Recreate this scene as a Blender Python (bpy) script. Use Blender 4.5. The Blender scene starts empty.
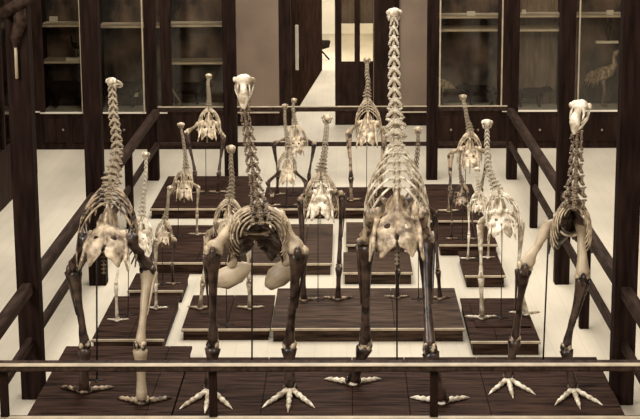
import bpy, bmesh, math, random
from mathutils import Vector, Matrix
random.seed(7)
C = bpy.context.scene.collection
UP = Vector((0, 0, 1))

# ------------------------------------------------------------------ camera
F_PX, PITCH, YAW, ROLL, HC = 1662.0, 0.2114, -0.0163, -0.0057, 4.9
CAM = Vector((0, 0, HC))
_R = Vector((math.cos(YAW), -math.sin(YAW), 0))
_H = Vector((math.sin(YAW), math.cos(YAW), 0))
_F = _H*math.cos(PITCH) - UP*math.sin(PITCH)
_U = _H*math.sin(PITCH) + UP*math.cos(PITCH)
RT = _R*math.cos(ROLL) + _U*math.sin(ROLL)
UPV = -_R*math.sin(ROLL) + _U*math.cos(ROLL)

def ray(px, py):
    return _F + RT*((px-320)/F_PX) + UPV*((209.5-py)/F_PX)
def atz(px, py, z):                      # point of the horizontal plane z
    r = ray(px, py); return CAM + r*((z-HC)/r.z)
def aty(px, py, y):                      # point of the vertical plane y
    r = ray(px, py); return CAM + r*(y/r.y)

cd = bpy.data.cameras.new('camera'); cam = bpy.data.objects.new('camera', cd); C.objects.link(cam)
M = Matrix((RT, UPV, -_F)).transposed().to_4x4(); M.translation = CAM
cam.matrix_world = M
cd.sensor_width = 36; cd.lens = F_PX/640*36; cd.clip_end = 200; cd.clip_start = .1
bpy.context.scene.camera = cam

# --------------------------------------------------------------- materials
def mat(name, col, rough=.6, var=.25, scale=6, bump=.15, stretch=(1, 1, 1), metal=0, dark=None, spec=.5, detail=5, edge=.16):
    m = bpy.data.materials.new(name); m.use_nodes = True
    nt = m.node_tree; b = nt.nodes['Principled BSDF']
    b.inputs['Roughness'].default_value = rough; b.inputs['Metallic'].default_value = metal
    b.inputs['Specular IOR Level'].default_value = spec
    tc = nt.nodes.new('ShaderNodeTexCoord'); mp = nt.nodes.new('ShaderNodeMapping')
    mp.inputs['Scale'].default_value = stretch
    no = nt.nodes.new('ShaderNodeTexNoise'); no.inputs['Scale'].default_value = scale; no.inputs['Detail'].default_value = detail
    cr = nt.nodes.new('ShaderNodeValToRGB')
    d = dark or tuple(c*(1-var*1.6) for c in col); l = tuple(min(1, c*(1+var*.6)) for c in col)
    cr.color_ramp.elements[0].color = (*d, 1); cr.color_ramp.elements[0].position = .5-edge
    cr.color_ramp.elements[1].color = (*l, 1); cr.color_ramp.elements[1].position = .5+edge
    L = nt.links
    L.new(tc.outputs['Object'], mp.inputs[0]); L.new(mp.outputs[0], no.inputs['Vector'])
    L.new(no.outputs['Fac'], cr.inputs[0]); L.new(cr.outputs[0], b.inputs['Base Color'])
    if bump:
        bp = nt.nodes.new('ShaderNodeBump'); bp.inputs['Strength'].default_value = bump; bp.inputs['Distance'].default_value = .02
        L.new(no.outputs['Fac'], bp.inputs['Height']); L.new(bp.outputs[0], b.inputs['Normal'])
    return m

def floor_mat():
    m = mat('floor_boards', (.66, .585, .45), .6, .12, 1.1, .03, (1, .35, 1), spec=.25)
    nt = m.node_tree; L = nt.links; b = nt.nodes['Principled BSDF']
    tc = nt.nodes['Texture Coordinate']
    mp = nt.nodes.new('ShaderNodeMapping'); mp.inputs['Rotation'].default_value = (0, 0, math.pi/2)
    br = nt.nodes.new('ShaderNodeTexBrick'); br.inputs['Scale'].default_value = 1
    br.inputs['Brick Width'].default_value = 4.0; br.inputs['Row Height'].default_value = .16
    br.inputs['Mortar Size'].default_value = .004; br.offset = .37
    br.inputs['Color1'].default_value = (1, 1, 1, 1); br.inputs['Color2'].default_value = (.96, .96, .96, 1)
    br.inputs['Mortar'].default_value = (.88, .87, .85, 1)
    mx = nt.nodes.new('ShaderNodeMix'); mx.data_type = 'RGBA'; mx.blend_type = 'MULTIPLY'; mx.inputs[0].default_value = 1
    cr = nt.nodes['Color Ramp']
    L.new(tc.outputs['Object'], mp.inputs[0]); L.new(mp.outputs[0], br.inputs['Vector'])
    L.new(cr.outputs[0], mx.inputs[6]); L.new(br.outputs['Color'], mx.inputs[7]); L.new(mx.outputs[2], b.inputs['Base Color'])
    return m

def glass_mat():
    m = bpy.data.materials.new('pane_glass'); m.use_nodes = True
    nt = m.node_tree; nt.nodes.clear()
    o = nt.nodes.new('ShaderNodeOutputMaterial'); t = nt.nodes.new('ShaderNodeBsdfTransparent')
    t.inputs[0].default_value = (.93, .91, .86, 1)
    g = nt.nodes.new('ShaderNodeBsdfGlossy'); g.inputs['Roughness'].default_value = .08
    f = nt.nodes.new('ShaderNodeFresnel'); f.inputs[0].default_value = 1.45
    x = nt.nodes.new('ShaderNodeMixShader')
    nt.links.new(f.outputs[0], x.inputs[0]); nt.links.new(t.outputs[0], x.inputs[1]); nt.links.new(g.outputs[0], x.inputs[2])
    nt.links.new(x.outputs[0], o.inputs[0]); return m

def emit_mat(name, col, s):
    m = bpy.data.materials.new(name); m.use_nodes = True
    nt = m.node_tree; nt.nodes.clear()
    o = nt.nodes.new('ShaderNodeOutputMaterial'); e = nt.nodes.new('ShaderNodeEmission')
    e.inputs[0].default_value = (*col, 1); e.inputs[1].default_value = s
    nt.links.new(e.outputs[0], o.inputs[0]); return m

MT = dict(
    floor=floor_mat(),
    post=mat('dark_post_wood', (.020, .0105, .0078), .6, .35, 5, .1, (4, 4, .4), spec=.03),
    rail=mat('rail_wood', (.046, .028, .020), .6, .35, 6, .1, (4, .5, 4), spec=.05),
    strip=mat('pale_highlight', (.46, .37, .25), .5, .15, 9, .05),  # pale tone stands in for light caught along edges
    plinth=mat('plinth_wood', (.046, .0245, .0165), .55, .5, 5, .15, (.6, 5, 5), spec=.03),
    plinth2=mat('plinth_wood_light', (.072, .043, .028), .5, .5, 5, .15, (.6, 5, 5), spec=.08),
    casew=mat('case_wood', (.027, .015, .0108), .6, .3, 4, .08, (3, 3, .6), spec=.03),
    shelf=mat('pale_shelf', (.66, .55, .40), .6, .15, 5, .03),
    backp=mat('case_back_panel', (.22, .155, .105), .8, .25, 2.5, .03, (6, 1, 1)),
    backd=mat('case_dark_back', (.13, .085, .06), .8, .6, 2.0, .03, (1.6, 1, 1)),
    wall=mat('plaster_wall', (.25, .18, .125), .9, .10, 2.0, .04),
    walld=mat('dark_wall', (.07, .045, .03), .8, .2, 2.0, .04),
    card=mat('label_card', (.80, .74, .60), .7, .05, 9, 0),
    white_wall=mat('whitewashed_wall', (.80, .74, .60), .8, .05, 2, 0),
    bone=mat('pale_bone', (.66, .54, .37), .5, .30, 15, .9, dark=(.26, .19, .12), detail=8, edge=.14),
    tan=mat('smooth_tan_bone', (.56, .45, .30), .45, .25, 5, .4, dark=(.30, .22, .14), detail=6, edge=.2),
    white=mat('white_bone', (.88, .80, .63), .5, .12, 13, .6, dark=(.36, .27, .17), detail=8, edge=.12),
    mid=mat('brown_stained_bone', (.38, .28, .18), .45, .4, 13, .9, dark=(.035, .021, .014), detail=8, edge=.09),
    dark=mat('dark_brown_bone', (.070, .041, .028), .34, .4, 11, .4, dark=(.014, .008, .0055), detail=8, edge=.12),
    dtip=mat('mottled_joint_bone', (.50, .39, .26), .4, .5, 14, .9, dark=(.022, .013, .009), detail=8, edge=.07),
    iron=mat('black_iron', (.014, .009, .007), .5, .1, 8, 0, metal=.3),
    knob=mat('turned_knob', (.25, .18, .12), .35, .2, 8, 0),
    fur=mat('dark_fur', (.022, .013, .009), .9, .5, 30, .6, spec=.1),
    feather=mat('pale_feathers', (.42, .33, .22), .85, .5, 26, .8, (1, 1, .3), dark=(.12, .08, .05)),
    soot=mat('dull_dark_panel', (.028, .0155, .0112), .9, .3, 3, 0, spec=0),
    pelv=mat('ochre_bone', (.58, .46, .31), .5, .35, 12, .9, dark=(.11, .07, .043), detail=8, edge=.17),
    glass=glass_mat(),
)

# ------------------------------------------------------------------ helpers
def tag(o, label=None, cat=None, group=None, kind=None):
    if label: o['label'] = label
    if cat: o['category'] = cat
    if group: o['group'] = group
    if kind: o['kind'] = kind
    return o

class MB:
    def __init__(s): s.bm = bmesh.new()
    def box(s, x0, x1, y0, y1, z0, z1, bev=0, rot=None, c=None):
        b2 = bmesh.new()
        bmesh.ops.create_cube(b2, size=1)
        for v in b2.verts:
            v.co = Vector(((x0+x1)/2+v.co.x*(x1-x0), (y0+y1)/2+v.co.y*(y1-y0), (z0+z1)/2+v.co.z*(z1-z0)))
        if bev: bmesh.ops.bevel(b2, geom=b2.edges[:], offset=bev, segments=2, affect='EDGES', profile=.6)
        if rot is not None: bmesh.ops.rotate(b2, verts=b2.verts, cent=c or Vector((0, 0, 0)), matrix=rot)
        s._join(b2); return s
    def _join(s, b2):
        me = bpy.data.meshes.new('t'); b2.to_mesh(me); b2.free(); s.bm.from_mesh(me); bpy.data.meshes.remove(me)
    def beam(s, a, b, w, h, bev=.008, up=UP):
        """rectangular bar from a to b, w wide (horizontal), h tall"""
        a = Vector(a); b = Vector(b); d = (b-a); L = d.length; d.normalize()
        side = d.cross(up)
        if side.length < 1e-4: side = Vector((1, 0, 0))
        side.normalize(); u = side.cross(d)
        b2 = bmesh.new(); bmesh.ops.create_cube(b2, size=1)
        for v in b2.verts: v.co = Vector((v.co.x*w, v.co.y*L, v.co.z*h))
        if bev: bmesh.ops.bevel(b2, geom=b2.edges[:], offset=bev, segments=2, affect='EDGES')
        m = Matrix((side, d, u)).transposed().to_4x4(); m.translation = (a+b)/2
        bmesh.ops.transform(b2, matrix=m, verts=b2.verts); s._join(b2); return s
    def sweep(s, pts, rad, n=8, flat=1.0, fdir=None):
        """closed tube through pts; rad per point; flat squashes along fdir"""
        pts = [Vector(p) for p in pts]; N = len(pts); rings = []
        prev = None
        for i, p in enumerate(pts):
            t = (pts[min(i+1, N-1)]-pts[max(i-1, 0)]).normalized()
            ref = Vector(fdir) if fdir is not None else (prev if prev is not None else (Vector((1, 0, 0)) if abs(t.x) < .8 else Vector((0, 1, 0))))
            u = (ref - t*ref.dot(t))
            if u.length < 1e-5: u = t.orthogonal()
            u.normalize(); w = t.cross(u); prev = u
            r = rad[i]; rings.append([s.bm.verts.new(p+u*(math.cos(2*math.pi*k/n)*r*flat)+w*(math.sin(2*math.pi*k/n)*r)) for k in range(n)])
        for a, b in zip(rings, rings[1:]):
            for k in range(n): s.bm.faces.new((a[k], a[(k+1) % n], b[(k+1) % n], b[k]))
        e0 = (pts[0]-pts[1]).normalized()*rad[0]*.5; e1 = (pts[-1]-pts[-2]).normalized()*rad[-1]*.5
        c0 = s.bm.verts.new(pts[0]+e0); c1 = s.bm.verts.new(pts[-1]+e1)
        for k in range(n):
            s.bm.faces.new((c0, rings[0][(k+1) % n], rings[0][k])); s.bm.faces.new((c1, rings[-1][k], rings[-1][(k+1) % n]))
        return s
    def ball(s, c, r, m=None, seg=10, jit=0):
        b2 = bmesh.new(); bmesh.ops.create_uvsphere(b2, u_segments=seg, v_segments=max(6, seg-2), radius=1)
        r = r if isinstance(r, (tuple, list, Vector)) else (r, r, r)
        for v in b2.verts:
            k = 1+random.uniform(-jit, jit)
            v.co = Vector((v.co.x*r[0]*k, v.co.y*r[1]*k, v.co.z*r[2]*k))
        if m is not None: bmesh.ops.transform(b2, matrix=m.to_4x4(), verts=b2.verts)
        bmesh.ops.translate(b2, vec=Vector(c), verts=b2.verts); s._join(b2); return s
    def build(s, name, material, parent=None, off=None, smooth=True, mods=None):
        if off is not None: bmesh.ops.translate(s.bm, vec=-Vector(off), verts=s.bm.verts)
        bmesh.ops.recalc_face_normals(s.bm, faces=s.bm.faces)
        me = bpy.data.meshes.new(name); s.bm.to_mesh(me); s.bm.free()
        if smooth:
            for p in me.polygons: p.use_smooth = True
        me.materials.append(material)
        o = bpy.data.objects.new(name, me); C.objects.link(o)
        if parent: o.parent = parent
        return o

def empty(name, loc, label, cat, group=None):
    o = bpy.data.objects.new(name, None); C.objects.link(o); o.location = loc; o.empty_display_size = .1
    return tag(o, label, cat, group)

def struct(name, mb, m):
    return tag(mb.build(name, m, smooth=False), kind='structure')

def catmull(ps, n):
    ps = [Vector(p) for p in ps]; q = [ps[0]*2-ps[1]]+ps+[ps[-1]*2-ps[-2]]; out = []
    segs = len(ps)-1
    for k in range(n):
        t = k/(n-1)*segs; i = min(int(t), segs-1); u = t-i
        a, b, c, d = q[i], q[i+1], q[i+2], q[i+3]
        out.append(.5*((2*b)+(c-a)*u+(2*a-5*b+4*c-d)*u*u+(3*b-a-3*c+d)*u**3))
    return out

def resample(pts, n):
    """n points evenly spaced along the polyline pts"""
    L = [0]
    for a, b in zip(pts, pts[1:]): L.append(L[-1]+(b-a).length)
    out = []
    for k in range(n):
        s = L[-1]*k/(n-1); i = 0
        while i < len(L)-2 and L[i+1] < s: i += 1
        u = (s-L[i])/max(1e-6, L[i+1]-L[i]); out.append(pts[i].lerp(pts[i+1], u))
    return out, L[-1]

TEX = bpy.data.textures.new('bone_lumps', 'CLOUDS'); TEX.noise_scale = .07; TEX.noise_depth = 2
def lump(o, k, sub=1, amount=.030):
    md = o.modifiers.new('sub', 'SUBSURF'); md.levels = sub; md.render_levels = sub
    md = o.modifiers.new('lumps', 'DISPLACE'); md.texture = TEX; md.strength = amount*k; md.mid_level = .5; md.texture_coords = 'LOCAL'
    return o

# ------------------------------------------------- shared vertebra meshes
def mesh_only(mb, name):
    bmesh.ops.recalc_face_normals(mb.bm, faces=mb.bm.faces)
    me = bpy.data.meshes.new(name); mb.bm.to_mesh(me); mb.bm.free()
    for p in me.polygons: p.use_smooth = True
    return me
def neck_mesh():       # local z runs up the neck, y is dorsal; one vertebra fills -0.5..0.5
    b = MB()
    b.sweep([(0, -.05, -.50), (0, -.02, -.34), (0, 0, 0), (0, -.02, .26), (0, -.05, .42)], [.22, .15, .11, .15, .22], 8)
    for s in (-1, 1):
        b.sweep([(s*.04, .20, .42), (s*.17, .28, .14), (s*.36, .26, -.14), (s*.50, .18, -.46)], [.15, .155, .14, .10], 6)
        b.sweep([(s*.10, .04, .22), (s*.34, .04, .30), (s*.47, .04, .40)], [.11, .10, .09], 6)
        b.sweep([(s*.36, -.10, .30), (s*.34, -.20, .0), (s*.26, -.24, -.34)], [.08, .06, .03], 5)
    b.sweep([(0, .24, .30), (0, .38, .10), (0, .34, -.06)], [.10, .09, .04], 5)
    return mesh_only(b, 'neck_vertebra')
def back_mesh():
    b = MB()
    b.sweep([(0, -.02, -.52), (0, 0, 0), (0, -.02, .5)], [.30, .22, .30], 8)
    b.sweep([(0, .15, 0), (0, .55, -.05), (0, .80, -.15)], [.20, .16, .20], 6, .6, (0, 0, 1))
    for s in (-1, 1):
        b.sweep([(0, .18, .05), (s*.45, .25, .05), (s*.72, .16, -.05)], [.16, .13, .19], 6)
        b.sweep([(s*.15, .22, .35), (s*.32, .25, .0), (s*.30, .25, -.45)], [.10, .10, .08], 5)
    return mesh_only(b, 'back_vertebra')
def tail_mesh():
    b = MB()
    b.sweep([(0, 0, -.4), (0, 0, 0), (0, 0, .4)], [.34, .28, .34], 8)
    for s in (-1, 1): b.sweep([(0, 0, 0), (s*.55, .05, -.05), (s*.85, .0, -.12)], [.24, .20, .15], 6)
    b.sweep([(0, .1, 0), (0, .5, 0)], [.2, .12], 6)
    return mesh_only(b, 'tail_vertebra')
VM = {}
def vmesh(kind, m):
    k = (kind, m)
    if k not in VM:
        me = {'neck': neck_mesh, 'back': back_mesh, 'tail': tail_mesh}[kind]()
        me.materials.append(MT[m]); VM[k] = me
    return VM[k]

def put(name, me, parent, pos, zax, dors, sc):
    z = zax.normalized(); y = (dors - z*dors.dot(z)).normalized(); x = y.cross(z)
    m = Matrix((x, y, z)).transposed().to_4x4() @ Matrix.Diagonal((sc[0], sc[1], sc[2], 1)); m.translation = pos-parent.location
    o = bpy.data.objects.new(name, me); C.objects.link(o); o.parent = parent; o.matrix_local = m
    return o

# ------------------------------------------------------------ the skeletons
def skeleton(label, face, foot, ankle, knee, hip, pel, neck, skull, mats, ztop, nv=15, skpitch=15, skdir=None, stout=1.0,
             group=None, name='moa_skeleton', rod=None, tail=6, wide=1.0, neckw=1.0, depth=None, skyaw=0, wing=0, droop=.40, dpow=1.35, ribt=1.0, ribd=1.0, nbf=.34, spread=54, tl=.36, ribspan=1.0, toes=None):
    """face: +1 looks away from the gallery, -1 looks towards it. foot/ankle/knee are (left, right) in the view.
    mats: dict skull neck back rib sternum pelvis thigh shin shinR foot"""
    F = Vector((0, face, 0)); fy = [atz(*foot[0], ztop+.02), atz(*foot[1], ztop+.02)]
    Yf = (fy[0].y+fy[1].y)/2
    base = Vector(((fy[0].x+fy[1].x)/2, Yf, ztop))
    # scale from the shin length
    a0 = aty(*ankle[0], Yf); k0 = aty(*knee[0], Yf); s = (a0-k0).length/.98
    if depth: s = depth
    X = Vector((1, 0, 0))
    T = empty(name, base, label, 'skeleton', group)
    g = lambda k: MT[mats.get(k, mats['all'])]
    ank = [aty(*ankle[i], fy[i].y - face*.05*s) for i in (0, 1)]
    kn = [aty(*knee[i], Yf + face*.16*s) for i in (0, 1)]
    hp = [aty(*hip[i], Yf - face*.06*s) for i in (0, 1)]
    r = s*stout
    # legs
    for i, sd in ((0, -1), (1, 1)):
        tm = g('shinR') if (i == 1 and 'shinR' in mats) else g('shin')
        fm = g('thigh')
        h, k, a, f = hp[i], kn[i], ank[i], fy[i]
        d = (k-h)
        b = MB(); b.sweep([h-X*sd*.03*r, h+d*.10+X*sd*.015*r, h+d*.28, h+d*.55, h+d*.78, h+d*.93, k], [.045*r, .075*r, .052*r, .043*r, .056*r, .082*r, .062*r], 10)
        b.ball(h-X*sd*.045*r, .034*r); b.ball(h+d*.05+X*sd*.04*r, (.036*r, .045*r, .045*r))
        for q in (-1, 1): b.ball(k+X*q*.048*r-F*.03*r-UP*.01*r, (.038*r, .056*r, .050*r))
        lump(b.build('thigh_bone', fm, T, base), r, 1, .05)
        d = a-k
        b = MB(); b.sweep([k-UP*.03*r, k+d*.06, k+d*.14, k+d*.28, k+d*.5, k+d*.75, k+d*.9, k+d*.97], [.060*r, .086*r, .064*r, .046*r, .037*r, .036*r, .050*r, .058*r], 10)
        b.ball(k+d*.03+F*.06*r, (.035*r, .05*r, .075*r))
        lump(b.build('shin_bone', tm, T, base), r, 1, .02)
        b = MB()
        sdv = X*sd
        b.sweep([k+d*.05+sdv*.075*r, k+d*.16+sdv*.066*r, k+d*.40+sdv*.052*r, k+d*.60+sdv*.04*r], [.026*r, .018*r, .011*r, .006*r], 6)
        b.build('splint_bone', tm, T, base)
        b = MB()
        for q in (-1, 1): b.ball(a+X*q*.032*r+UP*.012*r, (.030*r, .058*r, .052*r), seg=12)
        b.ball(a+UP*.015*r, (.034*r, .036*r, .034*r))
        lump(b.build('ankle_joint', g('joint'), T, base), r, 1, .03)
        d = f+UP*.035*s-a
        b = MB(); b.sweep([a+d*.06, a+d*.16, a+d*.34, a+d*.60, a+d*.82, a+d*.97], [.064*r, .057*r, .040*r, .037*r, .046*r, .050*r], 10, 1.12, X)
        for q in (-1, 0, 1): b.ball(a+d*.99+X*q*.047*r+F*.012*r, (.023*r, .034*r, .034*r))
        b.build('foot_bone', g('shank') if 'shank' in mats else tm, T, base)
        ft = MB(); c = Vector((f.x, f.y, ztop))
        ft.ball(c+UP*.024*s, (.05*s, .035*s, .024*s), seg=12)
        fo = ft.build('foot', g('foot'), T, base)
        for an in (-spread, 0, spread):
            rt = Matrix.Rotation(math.radians(an), 3, 'Z'); dr = rt @ F; L = (1.12 if an == 0 else 1)*tl*s
            P = []; Rr = []
            for j, (t, zz, rr) in enumerate([(.05, .030, .026), (.13, .042, .032), (.24, .040, .021), (.34, .036, .030), (.46, .030, .018), (.55, .029, .027), (.66, .024, .016), (.73, .024, .023), (.84, .020, .015), (1.0, .007, .003)]):
                P.append(c+dr*(L*t+.02*s)+UP*zz*s); Rr.append(rr*s*1.15)
            tb = MB(); tb.sweep(P, Rr, 8); tb.build('toe', g('foot'), fo, base)
    # pelvis
    hc = (hp[0]+hp[1])/2
    p0 = aty(*pel[0], Yf + face*.10*s); p1 = aty(*pel[1], Yf - face*.36*s)
    A = (p0-p1); PL = A.length; A.normalize(); V = F*A.z - UP*A.dot(F)*1.0; V = (V - A*V.dot(A)).normalized()
    rows = []; NS = 14
    hw = (hp[1].x-hp[0].x)/2
    for j in range(NS):
        t = j/(NS-1)
        w = (.065+.06*math.sin(min(1, t/.3)*math.pi/2))*s*wide if t < .35 else (.125+.12*math.sin(min(1, (t-.35)/.4)*math.pi/2))*s*wide
        if t > .8: w *= 1-.35*((t-.8)/.2)
        dep = (.16+.05*math.sin(t*math.pi))*s
        c = p0.lerp(p1, t)
        row = []
        for q in (-1, -.8, -.52, -.25, -.07, 0, .07, .25, .52, .8, 1):
            aq = abs(q)
            rough = random.uniform(-.006, .006)*s
            z = -dep*.35 + dep*(aq**1.6)*1.0
            if t < .46 and .1 < aq < .9: z += .17*s*math.sin((aq-.1)/.8*math.pi)*math.sin(min(1, (t+.08)/.5)*math.pi)**.5 if t < .42 else 0
            if t > .45 and aq < .5: z += .09*s*(1-aq/.5)*math.sin((t-.45)/.55*math.pi)**.7
            end = -.05*s*(1 if aq in (.25, .52) else 0)*(t > .93)+.10*s*(t > .93)*(aq in (.8, 1))
            row.append(c+X*(q*w)+V*(z+rough)+A*(-end if aq in (.8, 1) else end+rough))
        rows.append(row)
    b = MB(); vs = [[b.bm.verts.new(p) for p in row] for row in rows]
    for i in range(NS-1):
        for k in range(10):
            if (i == 8 and k in (2, 7)) or (i in (10, 11, 12) and k in (4, 5)): continue
            b.bm.faces.new((vs[i][k], vs[i][k+1], vs[i+1][k+1], vs[i+1][k]))
    po = b.build('pelvis', g('pelvis'), T, base)
    md = po.modifiers.new('thick', 'SOLIDIFY'); md.thickness = .022*s; md.offset = 0
    lump(po, s, 2, .05)
    for sd in (-1, 1):
        b = MB(); q = hc+X*sd*max(hw-.05*s, .09*s)
        b.ball(q, (.045*s, .06*s, .06*s))
        e = p1+X*sd*(.23*wide*s)-UP*.02*s
        b.sweep([q, q.lerp(e, .5)+V*.06*s+X*sd*.02*s, e-A*.04*s], [.04*s, .03*s, .022*s], 7)
        e2 = e-A*.10*s+V*.10*s+X*sd*.03*s
        b.sweep([q+V*.02*s, q.lerp(e2, .5)+V*.06*s+X*sd*.03*s, e2], [.026*s, .015*s, .012*s], 6)
        b.sweep([e-A*.02*s, e2], [.018*s, .014*s], 6)
        lump(b.build('hip_bar', g('pelvis'), T, base), s, 1, .03)
    if wing:
        for pp, rr in (([(201, 277), (208, 279), (219, 280), (232, 276), (243, 270), (247, 264)], [.015, .06, .095, .115, .09, .05]),
                       ([(268, 287), (273, 281), (280, 274), (288, 268), (296, 264)], [.05, .09, .115, .10, .05])):
            b = MB(); b.sweep([aty(*q, Yf+.34) for q in pp], rr, 12, .75, (0, 1, 0))
            tag(lump(b.build('hip_blade', g('wing'), T, base), s, 1, .05), 'broad pale flared hip blade')
        for pp in ([(241, 232), (236, 250), (231, 266)], [(274, 232), (281, 250), (287, 264)]):
            b = MB(); b.sweep([aty(*q, Yf+.28) for q in pp], [.05, .04, .06], 8, .6, (0, 1, 0)); lump(b.build('hip_strut', g('wing'), T, base), s, 1, .04)
    # tail
    if tail:
        tv = vmesh('tail', mats.get('tail', mats['all'])); tp = p1+A*.06*s+V*.03*s; step = .042*s
        dirn = (-A*.4-UP).normalized()
        for j in range(tail):
            put('tail_vertebra', tv, T, tp+dirn*step*j, -dirn, -F, (step*(.9-.06*j),)*2+(step*.9,))
    # trunk
    nk = [aty(*neck[0], Yf + face*nbf*s)]
    for j, q in enumerate(neck[1:]):
        t = (j+1)/(len(neck)-1); nk.append(aty(*q, Yf + face*(nbf+.14*t*t-.10*math.sin(t*math.pi))*s))
    nb = nk[0]; mid = p0.lerp(nb, .5) - V*.05*s
    trunk = catmull([p0-A*.02*s, mid, nb], 24); ntv = 7
    tr, TL = resample(trunk, ntv+1); bm_ = vmesh('back', mats.get('back', mats['all']))
    for j in range(ntv):
        c = (tr[j]+tr[j+1])/2; ax = (tr[j+1]-tr[j]); l = ax.length
        dd = -(F*ax.z-UP*ax.dot(F))
        put('back_vertebra', bm_, T, c, ax, dd, (max(l, .10*s)*1.15, max(l, .08*s)*1.05, l))
    RW = [.13, .18, .215, .245, .27, .29, .30, .30]
    for j in range(8):                      # j = 0 next to the neck
        t = 1-(j+.2)/8; idx = t*23; c = trunk[int(idx)].lerp(trunk[min(23, int(idx)+1)], idx-int(idx))
        ax = (nb-p0).normalized(); v = (F*ax.z-UP*ax.dot(F)); v = (v-ax*v.dot(ax)).normalized()
        w = RW[j]*s*wide*ribspan; dp = (.17+.03*j)*s*ribd
        span = [70, 100, 125, 140, 150, 150, 140, 115][j]
        for sd in (-1, 1):
            P = []; n = 11
            for q in range(n):
                a = math.radians(span*q/(n-1))
                P.append(c+X*sd*(w*math.sin(a*.92)+.02*s)+v*(dp*(1-math.cos(a)))*.8-ax*(droop*s*(q/(n-1))**dpow*(1+.05*j))-v*.01*s)
            b = MB(); b.sweep(P, [q_*ribt for q_ in [.022*s]+[.018*s]*(n-3)+[.015*s, .011*s]], 6, .7, X)
            b.build('rib', g('rib'), T, base)
            if 1 < j < 5:
                b = MB(); q0 = P[5]; q1 = P[5]-ax*.10*s-v*.03*s+X*sd*.008*s
                b.sweep([q0, q1], [.012*s*ribt, .007*s*ribt], 5); b.build('rib_hook', g('rib'), T, base)
    # breastbone
    ax = (nb-p0).normalized(); v = (F*ax.z-UP*ax.dot(F)).normalized()
    cb = p0.lerp(nb, .42)+v*.36*s-ax*.26*s
    b = MB(); rr = []
    for i in range(7):
        t = i/6
        row = []
        for q in (-1, -.6, -.2, .2, .6, 1):
            w = (.16-.03*t)*s*wide*ribspan
            row.append(b.bm.verts.new(cb+X*q*w-ax*(t*.20*s)+v*((.05-.06*q*q)*s)+ax*.03*s*(abs(q) if t < .2 else 0)))
        rr.append(row)
    for i in range(6):
        for k in range(5): b.bm.faces.new((rr[i][k], rr[i][k+1], rr[i+1][k+1], rr[i+1][k]))
    st = b.build('breastbone', g('sternum'), T, base)
    md = st.modifiers.new('thick', 'SOLIDIFY'); md.thickness = .02*s
    for sd in (-1, 0, 1):
        b = MB(); e = cb+X*sd*.12*s*wide-ax*.19*s
        b.sweep([e, e-ax*.08*s+X*sd*.03*s, e-ax*.17*s+X*sd*.08*s-v*.02*s], [.016*s, .013*s, .008*s], 6)
        b.build('breastbone_spur', g('sternum'), T, base)
    # neck
    path = catmull(nk, 60); pts, NL = resample(path, nv+1); nm = vmesh('neck', mats.get('neck', mats['all']))
    for j in range(nv):
        c = (pts[j]+pts[j+1])/2; ax2 = pts[j+1]-pts[j]; l = ax2.length; t = j/(nv-1)
        w = (.145*(1-t)+.082*t)*s*neckw
        if j < 3: w *= 1+.14*(3-j)
        jt = random.uniform(-.06, .06)
        put('neck_vertebra', nm, T, c+X*random.uniform(-.004, .004)*s, ax2+X*jt*l, -F, (w*random.uniform(.94, 1.06), w, l*1.02))
    # skull
    top = pts[-1]; hd = (Matrix.Rotation(math.radians(skyaw), 3, 'Z') @ F); rgt = hd.cross(UP)
    pr = math.radians(skpitch); fw = hd*math.cos(pr)-UP*math.sin(pr); uu = rgt.cross(fw)
    R3 = Matrix((rgt, fw, uu)).transposed(); k = skull*s
    def L(x, y, z): return top+UP*.12*k+R3 @ Vector((x*k, y*k, z*k))
    b = MB()
    b.ball(L(0, -.16, .02), (.27*k, .24*k, .23*k), R3, 14)
    b.ball(L(0, -.02, .20), (.35*k, .25*k, .13*k), R3, 14)
    for sd in (-1, 1):
        b.ball(L(sd*.35, -.10, .06), (.11*k, .12*k, .15*k), R3)
        b.sweep([L(sd*.34, -.06, -.08), L(sd*.38, .22, -.14), L(sd*.18, .62, -.12)], [.055*k, .035*k, .045*k], 6)
        b.sweep([L(sd*.20, .14, .20), L(sd*.27, .34, .08), L(sd*.20, .52, -.04)], [.06*k, .045*k, .045*k], 6)
    b.sweep([L(0, .05, .18), L(0, .30, .16), L(0, .52, .10), L(0, .74, .02), L(0, .94, -.10), L(0, 1.06, -.26)], [.17*k, .12*k, .19*k, .23*k, .16*k, .04*k], 10, .6, uu)
    so = lump(b.build('skull', g('skull'), T, base), k, 1, .10)
    b = MB()
    for sd in (-1, 1):
        b.sweep([L(sd*.29, -.06, -.16), L(sd*.28, .22, -.28), L(sd*.17, .60, -.30), L(0, .93, -.27)], [.06*k, .055*k, .045*k, .05*k], 6)
    b.build('lower_jaw', g('skull'), so, base)
    # iron rod
    rx = base if rod is None else atz(rod[0], rod[1], ztop)
    topz = (cb if rod is None or face < 0 else p1+A*.1*s)
    b = MB(); q0 = Vector((rx.x, rx.y, ztop)); q1 = Vector((rx.x+.2*(topz.x-rx.x), rx.y, topz.z))
    b.sweep([q0, q0.lerp(q1, .5), q1], [.0045+.0035*(s > .7)]*3, 6)
    b.box(q0.x-.075, q0.x+.075, q0.y-.012, q0.y+.012, ztop, ztop+.008); b.box(q0.x-.012, q0.x+.012, q0.y-.07, q0.y+.07, ztop, ztop+.008)
    tag(b.build('support_rod', MT['iron'], T, base), 'thin black iron support rod')
    return T

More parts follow.
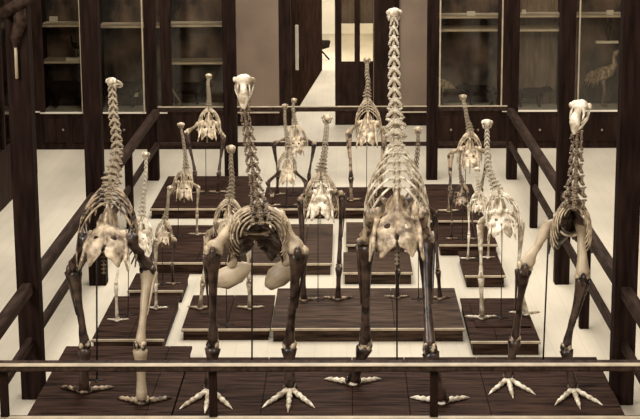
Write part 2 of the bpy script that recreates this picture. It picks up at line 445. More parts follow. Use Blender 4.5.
# =================================================================== SETTING
ZP = .14
mb = MB(); mb.box(-7, 7, 4, 30.2, -.1, 0); struct('floor', mb, MT['floor'])
YB = 30.2     # back wall plane
def X_at(px, py, y): return aty(px, py, y).x
xo0, xo1 = X_at(279, 60, YB), X_at(336, 60, YB)      # door opening
mb = MB(); mb.box(-7, xo0, YB, YB+.2, 0, 5); mb.box(xo1+.68, 7, YB, YB+.2, 0, 5); mb.box(xo0, xo1+.68, YB, YB+.2, 3.4, 5)
struct('wall_back', mb, MT['wall'])
mb = MB(); mb.box(-7.1, -7, 4, YB, 0, 5); struct('wall_left', mb, MT['wall'])
mb = MB(); mb.box(7, 7.1, 4, YB, 0, 5); struct('wall_right', mb, MT['wall'])
# deep dark skirting with a pale cap along the recess
for n, (a, b_) in enumerate(((aty(238, 100, YB).x-1, xo0), (X_at(396, 100, YB), X_at(440, 100, YB)+1))):
    mb = MB(); mb.box(a, b_, YB-.06, YB, 0, .24, .006); struct('baseboard_%s' % ('left', 'right')[n], mb, MT['casew'])
    mb = MB(); mb.box(a, b_, YB-.09, YB, .24, .31, .01); struct('trim_%d' % (n+1), mb, MT['shelf'])
# dark timber surround right of the doors
mb = MB(); mb.box(X_at(374, 60, YB), X_at(399, 60, YB), YB-.08, YB+.1, 0, 3.6, .01); struct('trim_3', mb, MT['casew'])
# left leaf stands open: a dark solid leaf, slightly ajar
def leaf(n, xa, xb, y, ang, glazed):
    w = xb-xa; mb = MB()
    T = bpy.data.objects.new('door_%d' % n, None); C.objects.link(T); T.location = (xa, y, 0); T.rotation_euler.z = ang
    tag(T, kind='structure')
    if not glazed:
        mb.box(0, w, 0, .06, 0, 3.3, .01)
        for z0, z1 in ((.3, 1.2), (1.45, 3.1)): mb.box(.14, w-.14, -.012, 0, z0, z1, .005)
        mb.build('door_leaf', MT['casew'], T, smooth=False)
        mb = MB(); mb.box(w-.10, w-.06, -.03, 0, 1.15, 1.75, .01); tag(mb.build('light_slit', MT['shelf'], T), 'pale upright slit of light')
    else:
        zp = aty(348, 62, YB).z
        g0, g1, g2, g3 = (X_at(p, 40, YB)-xa for p in (341.5, 354.5, 360, 373))
        mb.box(0, w, 0, .06, 0, zp); mb.box(0, g0, 0, .06, zp, 3.3); mb.box(g1, g2, 0, .06, zp, 3.3); mb.box(g3, w, 0, .06, zp, 3.3)
        mb.box(0, w, 0, .06, 3.2, 3.3)
        mb.box(.1, w-.1, -.012, 0, .25, zp-.12, .005)
        mb.build('door_leaf', MT['casew'], T, smooth=False)
        zb = aty(348, 24, YB).z
        for a, c in ((g0, g1), (g2, g3)):
            mb = MB(); mb.box(a, c, .025, .035, zp, 3.2); mb.build('glass_pane', MT['glass'], T, smooth=False)
            mb = MB(); mb.box(a, c, .05, .058, zb, 3.2); tag(mb.build('blind', MT['backp'], T, smooth=False), 'short drawn roller blind')
    return T
mb = MB(); mb.box(xo0, X_at(291, 60, YB), YB-.02, YB+.12, 0, 3.6, .01); struct('trim_4', mb, MT['casew'])
q0 = atz(290, 119, 0); q1 = atz(321, 70, 0)
mb = MB(); mb.beam(Vector((q0.x, q0.y, 2)), Vector((q1.x, q1.y, 2)), .06, 4, 0); struct('wall_corridor', mb, MT['soot'])
u_ = .12; q = q0.lerp(q1, u_)
mb = MB(); z0_, z1_ = aty(295, 70, q.y).z, aty(295, 25, q.y).z
mb.box(-.04, .04, -.02, .02, 0, z1_-z0_, .004); o = mb.build('light_slit', MT['card']); o.location = (q.x+.05, q.y, z0_); tag(o, 'narrow pale upright slit of light on the dark wall left of the doorway', 'light slit')  # pale bar stands in for a narrow slit of light
leaf(1, X_at(335, 60, YB), X_at(374, 60, YB), YB+.04, 0, True)
# room beyond the doors
mb = MB(); mb.box(-3, 4.5, YB, 46, -.1, 0); tag(struct('floor_beyond', mb, MT['floor']))
mb = MB(); mb.box(-3, 4.5, 46, 46.2, 0, 6); struct('wall_beyond', mb, MT['white_wall'])
mb = MB(); mb.box(-3.2, -3, YB+.2, 46, 0, 6); struct('wall_beyond_left', mb, MT['white_wall'])
mb = MB(); mb.box(4.5, 4.7, YB+.2, 46, 0, 6); struct('wall_beyond_right', mb, MT['white_wall'])
p = aty(325, 45, 40)
b = MB(); q = p; b.sweep([q+Vector((-.35, 0, .02)), q+Vector((-.1, 0, .0)), q+Vector((.06, 0, .03)), q+Vector((.11, 0, .10))], [.13, .12, .10, .03], 8, .6, (0, 1, 0))
b.sweep([q+Vector((-.15, 0, -.1)), Vector((q.x-.15, q.y, .02))], [.03, .03], 8)
for an in (0, 2.1, 4.2): b.sweep([Vector((q.x-.15, q.y, .3)), Vector((q.x-.15+.25*math.cos(an), q.y+.25*math.sin(an), .02))], [.02, .02], 6)
tag(b.build('mounted_specimen', MT['fur']), 'small dark specimen on a stand seen through the open doorway', 'specimen')

# ---------------------------------------------------------------- gallery timber
WR, WL = 2.49, -2.89
DY = [14.62, 16.87, 18.73, 21.65, 25.03]
def post(x, y, w, z1, label, name='gallery_post', brace=False):
    T = empty(name, (x, y, 0), label, 'post', 'tall dark posts around the skeletons')
    mb = MB(); mb.box(-w/2, w/2, -w/2, w/2, 0, z1, .012); mb.build('shaft', MT['post'], T, smooth=False)
    return T
pl = post(WL, DY[0], .20, 4.6, 'tall dark timber post at the near left, beside the back-turned left skeleton')
pl['category'] = 'post'
# timber brace at its top
mb = MB()
a = aty(2, 14, DY[0]-.15); c = aty(48, -14, DY[0]-.15)
mb.beam(a-pl.location, c-pl.location, .10, .10); tag(mb.build('brace', MT['rail'], pl), 'diagonal timber brace')
mb = MB(); q = aty(18, 22, DY[0]-.12)-pl.location
mb.sweep([q+Vector((.0, 0, .12)), q+Vector((.02, 0, .0)), q+Vector((-.03, 0, -.14)), q+Vector((-.03, 0, -.22))], [.07, .06, .045, .03], 8); mb.build('bracket', MT['rail'], pl)
mb = MB(); q = aty(16, 56, DY[0]-.13)-pl.location; mb.beam(q+Vector((0, 0, -.2)), q+Vector((0, 0, .18)), .025, .025, .003); tag(mb.build('lit_edge', MT['strip'], pl), 'pale painted lit edge')  # lit edge of the post, built as a pale strip
post(WR, atz(618, 402, 0).y, .20, 4.6, 'tall dark timber post at the near right edge of the enclosure')
post(WL, DY[2], .20, 4.6, 'tall dark timber post just behind the back-turned left skeleton')
post(WR, DY[2], .17, 4.6, 'tall dark timber post just behind the right front skeleton')
post(X_at(153, 140, 25.03), 25.03, .17, 4.6, 'slim dark post at the far left corner of the enclosure')
post(X_at(231, 140, 25.03), 25.03, .20, 4.6, 'dark post of the far row, left of the pale recess wall')
post(X_at(432, 140, 25.03), 25.03, .17, 4.6, 'dark post of the far row, right of the pale recess wall')
post(X_at(512, 140, 25.03), 25.03, .16, 4.6, 'slim dark post at the far right corner of the enclosure')

HR, HL = 1.11, .60
def baluster(x, y, w, label):
    mb = MB(); mb.box(-w/2, w/2, -w/2, w/2, 0, HR-.035, .008)
    o = mb.build('rail_post', MT['post'], smooth=False); o.location = (x, y, 0)
    return tag(o, label, 'post', 'short posts that carry the rails')
baluster(WL, DY[3], .10, 'short rail post on the left side of the enclosure, between the tall posts')
baluster(WR, DY[3], .10, 'short rail post on the right side of the enclosure, farther of two')
baluster(WR, DY[1], .10, 'short rail post on the right side of the enclosure, nearer of two')

def rail(a, b, w, h, label, strip=None, m='rail'):
    T = empty('guard_rail', ((a[0]+b[0])/2, (a[1]+b[1])/2, a[2]), label, 'rail')
    mb = MB(); mb.beam(a, b, w, h, .01); mb.build('bar', MT[m], T, T.location, smooth=False)
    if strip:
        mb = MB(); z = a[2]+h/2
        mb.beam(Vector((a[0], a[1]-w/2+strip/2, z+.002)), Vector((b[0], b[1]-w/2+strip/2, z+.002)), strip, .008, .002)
        tag(mb.build('highlight_edge', MT['strip'], T, T.location, smooth=False), 'pale painted highlight along the bar')  # light reflected off the rail top, put in as pale colour
    return T
YN = 11.9
XL, XR = WL-.0, WR+.0
for zz, t in ((HR, 'upper'), (HL, 'lower')):
    h = .11 if t == 'upper' else .09
    w = .10 if t == 'upper' else .06
    rail((WL, YN, zz-h/2), (WL, DY[4], zz-h/2), w, h, t+' dark timber rail running back along the left side')
    rail((WR, YN, zz-h/2), (WR, DY[4], zz-h/2), w, h, t+' dark timber rail running back along the right side')
xa, xb = X_at(153, 140, 25.03), X_at(512, 140, 25.03)
zf = aty(330, 107, 25.03).z
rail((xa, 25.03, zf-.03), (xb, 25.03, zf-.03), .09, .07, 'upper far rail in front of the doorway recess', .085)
rail((xa, 25.03, HL-.05), (xb, 25.03, HL-.05), .07, .06, 'lower far rail just above the floor before the doorway recess')
zn = aty(320, 363, YN).z
rail((WL-.3, YN, zn-.022), (WR+.4, YN, zn-.022), .17, .044, 'nearest upper rail with a pale highlight edge, across the front plinths', .07)
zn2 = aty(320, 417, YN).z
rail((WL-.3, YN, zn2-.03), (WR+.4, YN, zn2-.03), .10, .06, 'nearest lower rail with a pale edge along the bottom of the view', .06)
for px, t in ((4, 'short near rail post at the left edge of the view'), (213, 'short near rail post before the left foot of the beak-down skeleton'), (434, 'short near rail post before the right foot of the tallest skeleton')):
    x = X_at(px, 395, YN)
    mb = MB(); mb.box(-.03, .03, -.03, .03, 0, zn-.044, .006); o = mb.build('rail_post', MT['post'], smooth=False); o.location = (x, YN+.01, 0)
    tag(o, t, 'post', 'short posts that carry the rails')

# ----------------------------------------------------------------- plinths
def plinth(xf0, xf1, yf, yb, label, m='plinth', zt=ZP, seams=(), strip=True, front=None):
    a = atz(xf0, yf, zt); b = atz(xf1, yf, zt); c = atz((xf0+xf1)/2, yb, zt)
    y0 = (a.y+b.y)/2 if front is None else front; y1 = c.y
    if front is not None:
        a = atz(xf0, yf, zt); b = atz(xf1, yf, zt)
    T = empty('display_plinth', ((a.x+b.x)/2, (y0+y1)/2, 0), label, 'plinth', 'low dark plinths the skeletons stand on')
    o = T.location
    mb = MB(); mb.box(a.x+.02, b.x-.02, y0+.02, y1-.02, 0, zt-.03, .004); mb.build('body', MT[m], T, o, smooth=False)
    xs = [a.x]+[atz(s, yf, zt).x for s in seams]+[b.x]
    for p, q in zip(xs, xs[1:]):
        mb = MB(); mb.box(p+.002, q-.002, y0+.012, y1, zt-.03, zt, .005); mb.build('top_board', MT[m], T, o, smooth=False)
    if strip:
        mb = MB(); mb.box(a.x, b.x, y0, y0+.03, zt-.020, zt+.003, .004); tag(mb.build('front_highlight', MT['strip'], T, o, smooth=False), 'pale painted highlight on the front edge')  # bevel reflection painted as a pale strip
    return T
plinth(150, 248, 209, 176, 'low dark plinth at the far left under the skeleton with splayed legs', seams=(214,))
plinth(261, 326, 209, 187, 'low dark plinth in the far middle under two small skeletons', seams=(284,))
plinth(331, 400, 209, 187, 'low plinth in the far middle beneath the skeleton nearest the doors')
plinth(146, 246, 263, 225, 'dark plinth left of centre, second row from the back', seams=(196,))
plinth(249, 332, 264, 224, 'dark plinth with a brown sheen right behind the front left pair', 'plinth2', seams=(304,))
plinth(346, 406, 245, 222, 'small plinth behind the tallest skeleton, farther of two', 'plinth2')
plinth(343, 413, 273, 252, 'small plinth behind the tallest skeleton, nearer of two', 'plinth2')
plinth(419, 486, 221, 184, 'dark plinth at the far right under the long-ribbed skeleton')
plinth(439, 498, 245, 226, 'narrow dark plinth right of centre, between two others')
plinth(465, 506, 276, 251, 'small dark plinth with a pair of small thin feet, right of centre')
T9 = plinth(471, 541, 342, 298, 'large dark plinth under the whitest right-hand skeleton', seams=(498,))
a = atz(476, 328, ZP); b_ = atz(531, 328, ZP); c = atz(500, 304, ZP)
mb = MB(); mb.box(a.x, b_.x, a.y, c.y, ZP, ZP+.02, .003); mb.build('raised_board', MT['plinth'], T9, T9.location, smooth=False)
plinth(271, 465, 329, 288, 'broad plinth in the middle row behind the tallest skeleton', 'plinth2', seams=(395,))
plinth(181, 270, 329.5, 295, 'dark middle-row plinth behind the skeleton with the beak turned down', zt=.12, seams=(226,))
plinth(91, 164, 340, 296, 'dark plinth left, under the small white-necked skeleton', seams=(128,))
plinth(127, 183, 291, 273, 'small narrow plinth at left behind the white-necked skeleton')
# the front pair run out under the near rail
a = 12.35
xl = atz(66, 346, ZP).x; xm = atz(193, 346, ZP).x; xr = atz(596, 356, ZP).x
def front_plinth(x0, x1, y1, label, seams):
    T = empty('display_plinth', ((x0+x1)/2, (a+y1)/2, 0), label, 'plinth', 'low dark plinths the skeletons stand on'); o = T.location
    mb = MB(); mb.box(x0+.02, x1-.02, a+.02, y1-.02, 0, ZP-.03, .004); mb.build('body', MT['plinth'], T, o, smooth=False)
    xs = [x0]+seams+[x1]
    for p, q in zip(xs, xs[1:]):
        mb = MB(); mb.box(p+.002, q-.002, a, y1, ZP-.03, ZP, .005); mb.build('top_board', MT['plinth'], T, o, smooth=False)
front_plinth(xl, xm-.005, atz(130, 346, ZP).y, 'nearest left plinth under the back-turned left skeleton', [-1.75])
front_plinth(xm+.005, xr, atz(400, 357, ZP).y, 'nearest and longest plinth under the three big front skeletons', [-.75, .05, .55, 1.25])

# ------------------------------------------------------------- glass cases
YC = 27.7     # front plane of the cases along the far end
def case(px0, px1, label, shelves, back='backd', base=111, deep=.75, cards=(), glints=(), knobs=(), y=YC):
    x0 = X_at(px0, 60, y); x1 = X_at(px1, 60, y)
    T = empty('display_case', ((x0+x1)/2, y+deep/2, 0), label, 'display case', 'glazed specimen cases'); o = T.location
    zb = aty((px0+px1)/2, base, y).z; ZT = 3.1
    mb = MB(); mb.box(x0, x1, y+.02, y+deep, 0, zb-.03, .006)
    n = 3; w = (x1-x0)/n
    for k in range(2):
        ww = (x1-x0)/2; mb.box(x0+k*ww+.05, x0+(k+1)*ww-.05, y, y+.02, .12, zb-.12, .006)
    mb.build('cupboard', MT['casew'], T, o, smooth=False)
    for kx in knobs:
        q = aty(kx, 130, y-.01); mb = MB(); mb.ball(q, .022); tag(mb.build('knob', MT['knob'], T, o), 'small turned knob')
    mb = MB(); mb.box(x0, x1, y-.01, y+deep, zb-.03, zb, .004); mb.build('base_shelf', MT['card'], T, o, smooth=False)
    mb = MB(); mb.box(x0, x1, y+deep-.02, y+deep, zb, ZT); mb.build('back_panel', MT[back], T, o, smooth=False)
    mb = MB(); mb.box(x0, x1, y, y+.09, ZT, ZT+.25, .01); mb.box(x0, x1, y+deep-.06, y+deep, ZT, ZT+.25, .01); mb.build('cornice', MT['casew'], T, o, smooth=False)
    fw = .09
    mb = MB()
    mb.box(x0, x0+fw, y-.02, y+.05, zb, ZT, .006); mb.box(x1-fw, x1, y-.02, y+.05, zb, ZT, .006)
    mb.box(x0+fw, x1-fw, y-.01, y+.04, ZT-.08, ZT, .006)
    mb.box(x0, x0+.03, y+.05, y+deep-.02, zb, ZT); mb.box(x1-.03, x1, y+.05, y+deep-.02, zb, ZT)
    mb.build('frame', MT['casew'], T, o, smooth=False)
    mb = MB(); mb.box(x0+fw, x1-fw, y+.01, y+.016, zb, ZT-.08); mb.build('glass_pane', MT['glass'], T, o, smooth=False)
    for s in shelves:
        py, dp = (s if isinstance(s, tuple) else (s, .62))
        z = aty((px0+px1)/2, py, y+.1).z
        mb = MB(); mb.box(x0+.03, x1-.03, y+.10, y+.10+dp, z-.025, z+.01, .003); mb.build('shelf', MT['shelf'], T, o, smooth=False)
    for p in glints:
        xq = X_at(p, 60, y-.03); mb = MB(); mb.box(xq-.012, xq+.012, y-.035, y-.02, zb, ZT); tag(mb.build('glint', MT['strip'], T, o, smooth=False), 'pale painted lit edge')  # light reflections on the frame edges, built as pale strips
    return T
def card(px, py, w, h, y, label, tilt=.35):
    q = aty(px, py, y); mb = MB(); mb.box(-w/2, w/2, -.006, .006, -h/2, h/2, .002, Matrix.Rotation(-tilt, 3, 'X'))
    o = mb.build('label_card', MT['card'], smooth=False); o.location = q+Vector((0, 0, 0)); return tag(o, label, 'card', 'cards in the cases')
case(-40, 38, 'glazed case at the far left end behind the near post', (26, 62), knobs=(20,))
case(38, 96, 'glazed case with a dark round specimen on its middle shelf', (25.5, 62), 'backd', 112, knobs=(63,), glints=(81,))
case(96, 166, 'glazed case with a small square card above its base, left of the far corner post', (26.5,), 'backd', 112, knobs=(124,), glints=(143,))
case(166, 229, 'glazed case beside the recess, left of it, with a leaning frame inside', (25.5, 63), 'backd', 109, glints=(225,), knobs=(197,))
case(431, 503, 'glazed case with a tall pale bird inside, right of the recess', (17, 30), 'backd', 109, knobs=(451, 478), glints=(440, 502))
case(503, 564, 'glazed case behind the far right corner post', (16, 30), 'backp', 110, knobs=(540,), glints=())
case(564, 628, 'glazed case with a shaggy plumed bird, at the far right', (16,), 'backd', 110, knobs=(602,), glints=(579,))
case(628, 690, 'glazed case at the far right edge of the view', (16, 40), 'backd', 110)
card(53.5, 19, .14, .09, YC+.2, 'small white card on the top shelf of the far left case')
card(73, 59.5, .24, .07, YC+.18, 'long white card propped beside the dark round specimen', .8)
card(471, 13.5, .14, .08, YC+.2, 'small white card on the top shelf, above the pale bird')
card(134.5, 92.5, .13, .15, YC+.4, 'square pale card low in the case left of the far corner post', .2)
card(610, 13, .12, .10, YC+.2, 'small white card on the shelf above the plumed bird')
card(524, 12, .07, .08, YC+.2, 'tiny pale card on the shelf behind the far right corner post')
# side case along the left wall
T = empty('display_case', (-5.2, 20.5, 0), 'long dark case along the left wall, its end seen beside the near left post', 'display case', 'glazed specimen cases'); o = T.location
mb = MB(); mb.box(-5.7, -4.85, 13, 25.6, 0, .8, .01); mb.build('cupboard', MT['casew'], T, o, smooth=False)
mb = MB(); mb.box(-5.7, -5.65, 13, 25.6, .8, 3.2); mb.build('back_panel', MT['backd'], T, o, smooth=False)
mb = MB(); mb.box(-5.65, -4.85, 25.5, 25.6, .8, 3.2); mb.box(-5.65, -4.85, 13, 13.1, .8, 3.2); mb.box(-5.7, -4.85, 13, 25.6, 3.2, 3.4)
for yy in (14, 16.3, 18.6, 20.9, 23.2): mb.box(-4.93, -4.85, yy, yy+.1, .8, 3.2)
mb.build('frame', MT['casew'], T, o, smooth=False)
mb = MB(); mb.box(-5.64, -4.95, 13.1, 25.5, 1.6, 1.63); mb.build('shelf', MT['casew'], T, o, smooth=False)
mb = MB(); mb.box(-4.89, -4.883, 13.1, 25.5, .8, 3.2); mb.build('glass_pane', MT['glass'], T, o, smooth=False)

# --------------------------------------------------- mounted animals in the cases
def bird(px, py, h, y, label, m='feather', face=1, shag=0):
    """standing bird with its feet at the pixel's ground point, h tall"""
    q = aty(px, py, y); T = empty('mounted_bird', q, label, 'bird')
    b = MB(); f = Vector((face, 0, 0))
    P = [f*-.30*h+UP*.44*h, f*-.18*h+UP*.50*h, UP*.56*h, f*.12*h+UP*.62*h, f*.19*h+UP*.72*h, f*.18*h+UP*.84*h, f*.20*h+UP*.93*h, f*.25*h+UP*.955*h]
    b.sweep(P, [.02*h, .09*h, .13*h, .10*h, .05*h, .035*h, .045*h, .03*h], 12)
    if shag:
        for k in range(60):
            a = random.uniform(-.2, .12); sdy = random.uniform(-.1, .1)
            s0 = f*a*h+Vector((0, sdy*h, .56*h+random.uniform(-.05, .06)*h))
            b.sweep([s0, s0-f*.07*h-UP*.07*h, s0-f*.12*h-UP*random.uniform(.12, .22)*h], [.012*h, .012*h, .002*h], 5)
    b.build('body', MT[m], T)
    b = MB(); b.sweep([f*.26*h+UP*.95*h, f*.36*h+UP*.92*h, f*.42*h+UP*.90*h], [.02*h, .014*h, .004*h], 6); b.build('beak', MT['knob'], T)
    for sd in (-1, 1):
        b = MB(); b.sweep([Vector((0, sd*.05*h, .48*h)), Vector((.03*face*h, sd*.05*h, .26*h)), Vector((0, sd*.05*h, .01*h))], [.035*h, .018*h, .013*h], 7)
        for an in (-40, 0, 40):
            d = Matrix.Rotation(math.radians(an), 3, 'Z') @ f; b.sweep([Vector((0, sd*.05*h, .012*h)), Vector((0, sd*.05*h, .012*h))+d*.09*h], [.011*h, .004*h], 5)
        b.build('leg', MT['knob'], T)
    return T
def beast(px, py, L, y, label, face=1, m='fur', legs=True, name='mounted_animal'):
    q = aty(px, py, y); T = empty(name, q, label, 'animal'); f = Vector((face, 0, 0)); b = MB()
    z = .42*L if legs else .20*L
    P = [f*-.52*L+UP*(z-.05*L), f*-.42*L+UP*z, f*-.2*L+UP*(z+.02*L), f*.12*L+UP*(z+.02*L), f*.30*L+UP*(z+.06*L), f*.42*L+UP*(z+.14*L), f*.52*L+UP*(z+.13*L), f*.62*L+UP*(z+.08*L)]
    b.sweep(P, [.04*L, .13*L, .16*L, .17*L, .13*L, .09*L, .085*L, .04*L], 12)
    if legs:
        for sx in (-.36, .22):
            for sd in (-1, 1):
                b.sweep([f*sx*L+Vector((0, sd*.09*L, z)), f*(sx-.03)*L+Vector((0, sd*.09*L, z*.5)), f*sx*L+Vector((0, sd*.09*L, .02*L))], [.085*L, .045*L, .035*L], 8)
    for sd in (-1, 1): b.sweep([f*.44*L+Vector((0, sd*.06*L, z+.2*L)), f*.43*L+Vector((0, sd*.07*L, z+.27*L))], [.03*L, .008*L], 6)
    b.build('body', MT[m], T); return T
beast(66, 107, .75, YC+.36, 'large dark furred animal on the base of the far left case', -1)
beast(124, 107, .72, YC+.36, 'bulky dark animal in the case left of the far corner post', 1)
beast(190, 104, .62, YC+.36, 'dark upright animal in the case left of the recess', 1)
bird(77, 60, .42, YC+.34, 'dark round-backed bird on the middle shelf behind the propped card', 'fur', -1)
bird(443, 104, .62, YC+.30, 'tall pale bird standing at the left of its case, right of the recess', 'feather', -1)
beast(478, 106, .60, YC+.40, 'dark stocky animal next to the tall pale bird', -1)
beast(532, 107, .55, YC+.36, 'low dark animal behind the far right corner post', 1)
bird(602, 106, .98, YC+.36, 'large shaggy plumed bird in the far right case', 'feather', 1, shag=1)
# a leaning frame in the case left of the recess
q = aty(176, 108, YC+.13); mb = MB(); mb.beam(Vector((-.09, 0, .38)), Vector((.12, 0, .02)), .03, .03, .004); mb.beam(Vector((-.09, 0, .38)), Vector((-.2, .04, .02)), .03, .03, .004)
o = mb.build('easel', MT['knob']); o.location = q; tag(o, 'small leaning wooden easel in the case left of the recess', 'easel')
# perch with a small bird in the far right case
q = aty(608, 42, YC+.25); mb = MB(); mb.box(-.20, .17, -.05, .05, -.02, .02, .004); mb.box(-.02, .02, -.02, .02, -.02, .02)
o = mb.build('perch_board', MT['card']); o.location = q; tag(o, 'short white board above the plumed bird', 'board')
mb = MB()
for k in range(7):
    mb.sweep([(0, 0, .02), (random.uniform(-.06, .06), random.uniform(-.03, .03), .22), (random.uniform(-.16, .16), random.uniform(-.05, .05), .42)], [.012, .009, .004], 5)
o = mb.build('branch', MT['fur']); o.location = q; tag(o, 'dark dry branch standing on the short white board', 'branch')

# ================================================================ SKELETONS
BIG = 'large skeletons in the front row'; SM = 'smaller skeletons behind the front row'
# left, turned away
skeleton('big skeleton at the front left, turned away, one shin pale', 1, [(84, 392), (142, 403)], [(85, 346), (140, 347)], [(74, 268), (148, 268)], [(86, 236), (128, 236)],
         [(108, 205), (103, 256)], [(112, 180), (117, 150), (114, 115), (112, 84)], .16,
         dict(all='mid', neck='bone', skull='white', thigh='dark', shin='dark', shinR='tan', pelvis='pelv', joint='dtip', foot='mid', rib='mid', sternum='dark', tail='mid', back='bone'), ZP, nv=14, group=BIG, rod=(97, 380), stout=1.12, skyaw=-35, skpitch=10, depth=.82)
# beak down, facing the gallery
skeleton('big skeleton facing the gallery with its beak turned down over a dark neck', -1, [(210, 391), (290, 390)], [(213, 346), (289, 346)], [(213, 250), (298, 250)], [(238, 218), (276, 212)],
         [(257, 204), (256, 250)], [(262, 224), (254, 175), (246, 120), (244, 86)], .25,
         dict(all='mid', neck='mid', skull='white', thigh='tan', shin='dark', pelvis='dark', joint='dtip', foot='white', rib='bone', sternum='bone', tail='mid', wing='tan', back='dark'), ZP, nv=14, spread=27, tl=.58, group=BIG, rod=(252, 364), nbf=.48, droop=.05, stout=1.2, ribt=.75, ribd=1.3, skpitch=50, neckw=1.05, depth=.85, wing=1, tail=0, wide=1.15, ribspan=.92)
# tallest
skeleton('tallest skeleton of all, turned away, with the long pale neck', 1, [(353, 384), (441, 403)], [(365, 346), (430, 350)], [(367, 240), (424, 236)], [(373, 212), (421, 212)],
         [(397, 190), (397, 246)], [(396, 135), (395, 110), (394, 60), (394, 16)], .18,
         dict(all='bone', neck='white', skull='white', thigh='mid', shin='dark', pelvis='pelv', joint='dtip', foot='white', rib='white', sternum='mid', tail='bone', back='white'), ZP, nv=12, group=BIG, rod=(397, 364), depth=.86, stout=1.25, ribt=1.0, droop=.5, skyaw=10, wide=1.05, neckw=1.05)
# right, facing the gallery
skeleton('big skeleton at the front right, facing the gallery', -1, [(508, 380), (573, 390)], [(515, 339), (566, 348)], [(525, 266), (583, 276)], [(552, 222), (580, 216)],
         [(572, 203), (570, 240)], [(574, 209), (576, 175), (577, 135), (580, 112)], .30,
         dict(all='mid', neck='mid', skull='white', thigh='tan', shin='dark', pelvis='dark', joint='dtip', foot='white', rib='bone', sternum='bone', tail='mid', back='mid'), ZP, nv=9, spread=29, tl=.55, group=BIG, rod=(543, 364), nbf=.46, droop=.05, stout=1.15, ribt=.75, ribd=1.2, depth=.76, skpitch=38, skyaw=-25, neckw=1.35, tail=0, ribspan=.72)
W = dict(all='white', joint='white', thigh='white')
WB = dict(all='bone', joint='bone')
DB = dict(all='bone', thigh='dark', shin='dark', joint='dtip', foot='mid', skull='bone')
skeleton('small skeleton with a thin white neck, behind the front left one', 1, [(117, 320), (156, 308)], [(116, 284), (156, 282)], [(122, 240), (155, 240)], [(134, 232), (146, 232)],
         [(141, 222), (139, 248)], [(142, 216), (144, 190), (146, 170), (146, 156)], .26, dict(W, joint='bone'), ZP, nv=14, group=SM, stout=.85, depth=.40, rod=(128, 315))
skeleton('smallest skeleton at left, standing on the narrow plinth', 1, [(152, 284), (173, 283)], [(153, 263), (172, 263)], [(154, 240), (175, 240)], [(159, 233), (168, 233)],
         [(164, 225), (162, 242)], [(165, 218), (168, 205), (168, 195), (170, 189)], .26, dict(DB, thigh='bone'), ZP, nv=10, group=SM, depth=.30, rod=(163, 284))
skeleton('small skeleton with a pale pelvis on the second plinth from the back, at left', 1, [(165, 236), (197, 234)], [(167, 215), (197, 213)], [(170, 187), (198, 187)], [(177, 182), (190, 182)],
         [(184, 173), (184, 197)], [(186, 168), (185, 152), (183, 138), (181, 126)], .26, WB, ZP, nv=12, group=SM, depth=.40, rod=(178, 236), stout=.8)
skeleton('skeleton at the far left back with splayed pale thighs', 1, [(194, 192), (218, 192)], [(195, 172), (219, 172)], [(187, 132), (223, 136)], [(201, 122), (215, 122)],
         [(209, 112), (207, 136)], [(209, 108), (209, 95), (208, 84), (209, 77)], .22, dict(DB, thigh='bone'), ZP, nv=12, group=SM, depth=.50)
skeleton('slender skeleton half hidden left of the dark-necked one, thin feet behind it', 1, [(200, 308), (250, 308)], [(203, 282), (249, 282)], [(208, 234), (247, 234)], [(221, 222), (239, 222)],
         [(229, 205), (228, 238)], [(230, 196), (232, 180), (231, 165), (231, 150)], .24, WB, .12, nv=12, group=SM, depth=.50, rod=(227, 325), stout=.9)
skeleton('small skeleton in the far middle, nearer and left of a close pair', 1, [(272, 205), (302, 205)], [(272, 196), (303, 196)], [(268, 182), (306, 182)], [(281, 171), (294, 171)],
         [(287, 158), (287, 181)], [(288, 148), (286, 132), (285, 118), (285, 107)], .24, dict(WB, thigh='dark', shin='dark'), ZP, nv=12, group=SM, depth=.42)
skeleton('skeleton in the far middle, farther and right of a close pair, dark shins', 1, [(277, 194), (309, 194)], [(278, 174), (309, 175)], [(274, 143), (314, 143)], [(287, 138), (303, 138)],
         [(296, 128), (296, 152)], [(295, 124), (294, 115), (293, 108), (294, 101)], .22, dict(DB, thigh='mid'), ZP, nv=9, group=SM, depth=.44)
skeleton('middle skeleton with a pale pelvis, standing left behind the tallest one', 1, [(304, 300), (338, 299)], [(303, 266), (339, 266)], [(302, 198), (342, 194)], [(312, 192), (331, 192)],
         [(321, 182), (320, 214)], [(321, 170), (324, 155), (326, 135), (327, 120)], .24, dict(DB, pelvis='white', thigh='mid'), ZP, nv=14, group=SM, depth=.58, rod=(318, 300))
skeleton('skeleton nearest the doors, with a high narrow cone of ribs', 1, [(351, 200), (382, 200)], [(351, 176), (381, 176)], [(349, 132), (384, 132)], [(360, 122), (376, 122)],
         [(368, 112), (367, 142)], [(367, 96), (368, 84), (367, 72), (367, 61)], .22, dict(WB, joint='dtip', foot='mid', shin='mid'), ZP, nv=11, group=SM, depth=.56)
skeleton('skeleton mostly hidden behind the tallest one, its dark neck showing on the right', 1, [(397, 297), (440, 298)], [(398, 270), (438, 270)], [(399, 212), (434, 212)], [(408, 204), (424, 204)],
         [(415, 195), (415, 222)], [(414, 188), (416, 165), (418, 145), (418, 131)], .24, dict(DB, neck='mid', rib='mid'), ZP, nv=14, group=SM, depth=.46)
skeleton('skeleton at the far right back with long drooping ribs', 1, [(449, 211), (480, 211)], [(450, 190), (481, 188)], [(451, 153), (488, 155)], [(462, 148), (478, 148)],
         [(470, 138), (470, 166)], [(470, 130), (467, 118), (465, 107), (463, 98)], .22, dict(WB, thigh='bone', shin='mid', joint='dtip'), ZP, nv=11, group=SM, depth=.52)
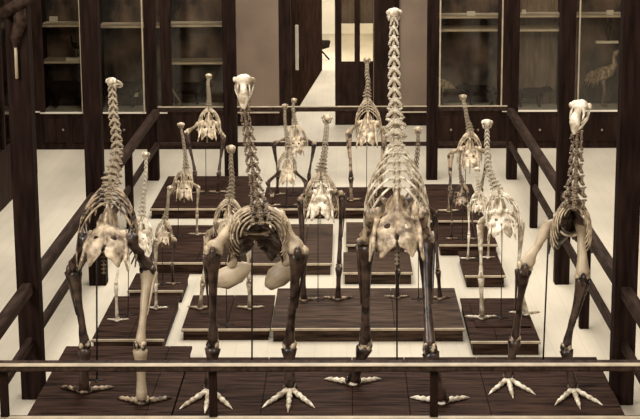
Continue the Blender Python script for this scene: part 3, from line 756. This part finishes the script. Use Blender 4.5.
skeleton('white skeleton on the right between the far back one and the front right one', 1, [(482, 318), (526, 314)], [(481, 276), (518, 276)], [(481, 222), (521, 222)], [(492, 212), (510, 212)],
         [(500, 196), (502, 232)], [(497, 190), (489, 170), (487, 145), (487, 125)], .24, dict(W, skull='white'), ZP+.02, nv=16, group=SM, depth=.56, rod=(501, 318), stout=.85)
skeleton('small dark-bodied skeleton on the narrow plinth right of centre', 1, [(451, 238), (474, 238)], [(452, 222), (472, 222)], [(451, 198), (474, 198)], [(457, 193), (468, 193)],
         [(462, 187), (462, 204)], [(462, 182), (460, 170), (460, 160), (461, 151)], .26, dict(DB, all='mid'), ZP, nv=10, group=SM, depth=.30, stout=.9)
skeleton('small thin-legged pale skeleton on the little plinth right of centre', 1, [(468, 258), (488, 257)], [(469, 234), (489, 234)], [(469, 204), (490, 204)], [(474, 200), (485, 200)],
         [(479, 194), (479, 210)], [(479, 190), (478, 182), (477, 176), (477, 170)], .26, dict(W), ZP, nv=7, group=SM, depth=.32, stout=.8)

# ==================================================================== LIGHT
def area(name, loc, sx, sy, power, col, rot=(0, 0, 0)):
    l = bpy.data.lights.new(name, 'AREA'); l.shape = 'RECTANGLE'; l.size = sx; l.size_y = sy; l.energy = power; l.color = col
    o = bpy.data.objects.new(name, l); C.objects.link(o); o.location = loc; o.rotation_euler = rot; return o
SEP = (1, .95, .89)
area('skylight', (0, 20.5, 9.5), 6, 14, 1650, SEP)
area('fill_left', (-9, 5, 8.5), 4, 4, 1500, SEP, (math.radians(56), 0, math.radians(-40)))  # added fill from high left, out of view, to brighten the bones
area('fill_right', (5, 3, 9.5), 5, 3, 700, SEP, (math.radians(52), 0, math.radians(20)))  # added frontal fill, out of view, for bones facing the camera
area('room_skylight', (.5, 37, 5.8), 6, 10, 900, SEP)
w = bpy.data.worlds.new('world'); bpy.context.scene.world = w; w.use_nodes = True
w.node_tree.nodes['Background'].inputs[0].default_value = (.80, .66, .52, 1); w.node_tree.nodes['Background'].inputs[1].default_value = .15
sc = bpy.context.scene
sc.view_settings.view_transform = 'Standard'; sc.view_settings.look = 'None'; sc.view_settings.gamma = 1; sc.view_settings.exposure = .12
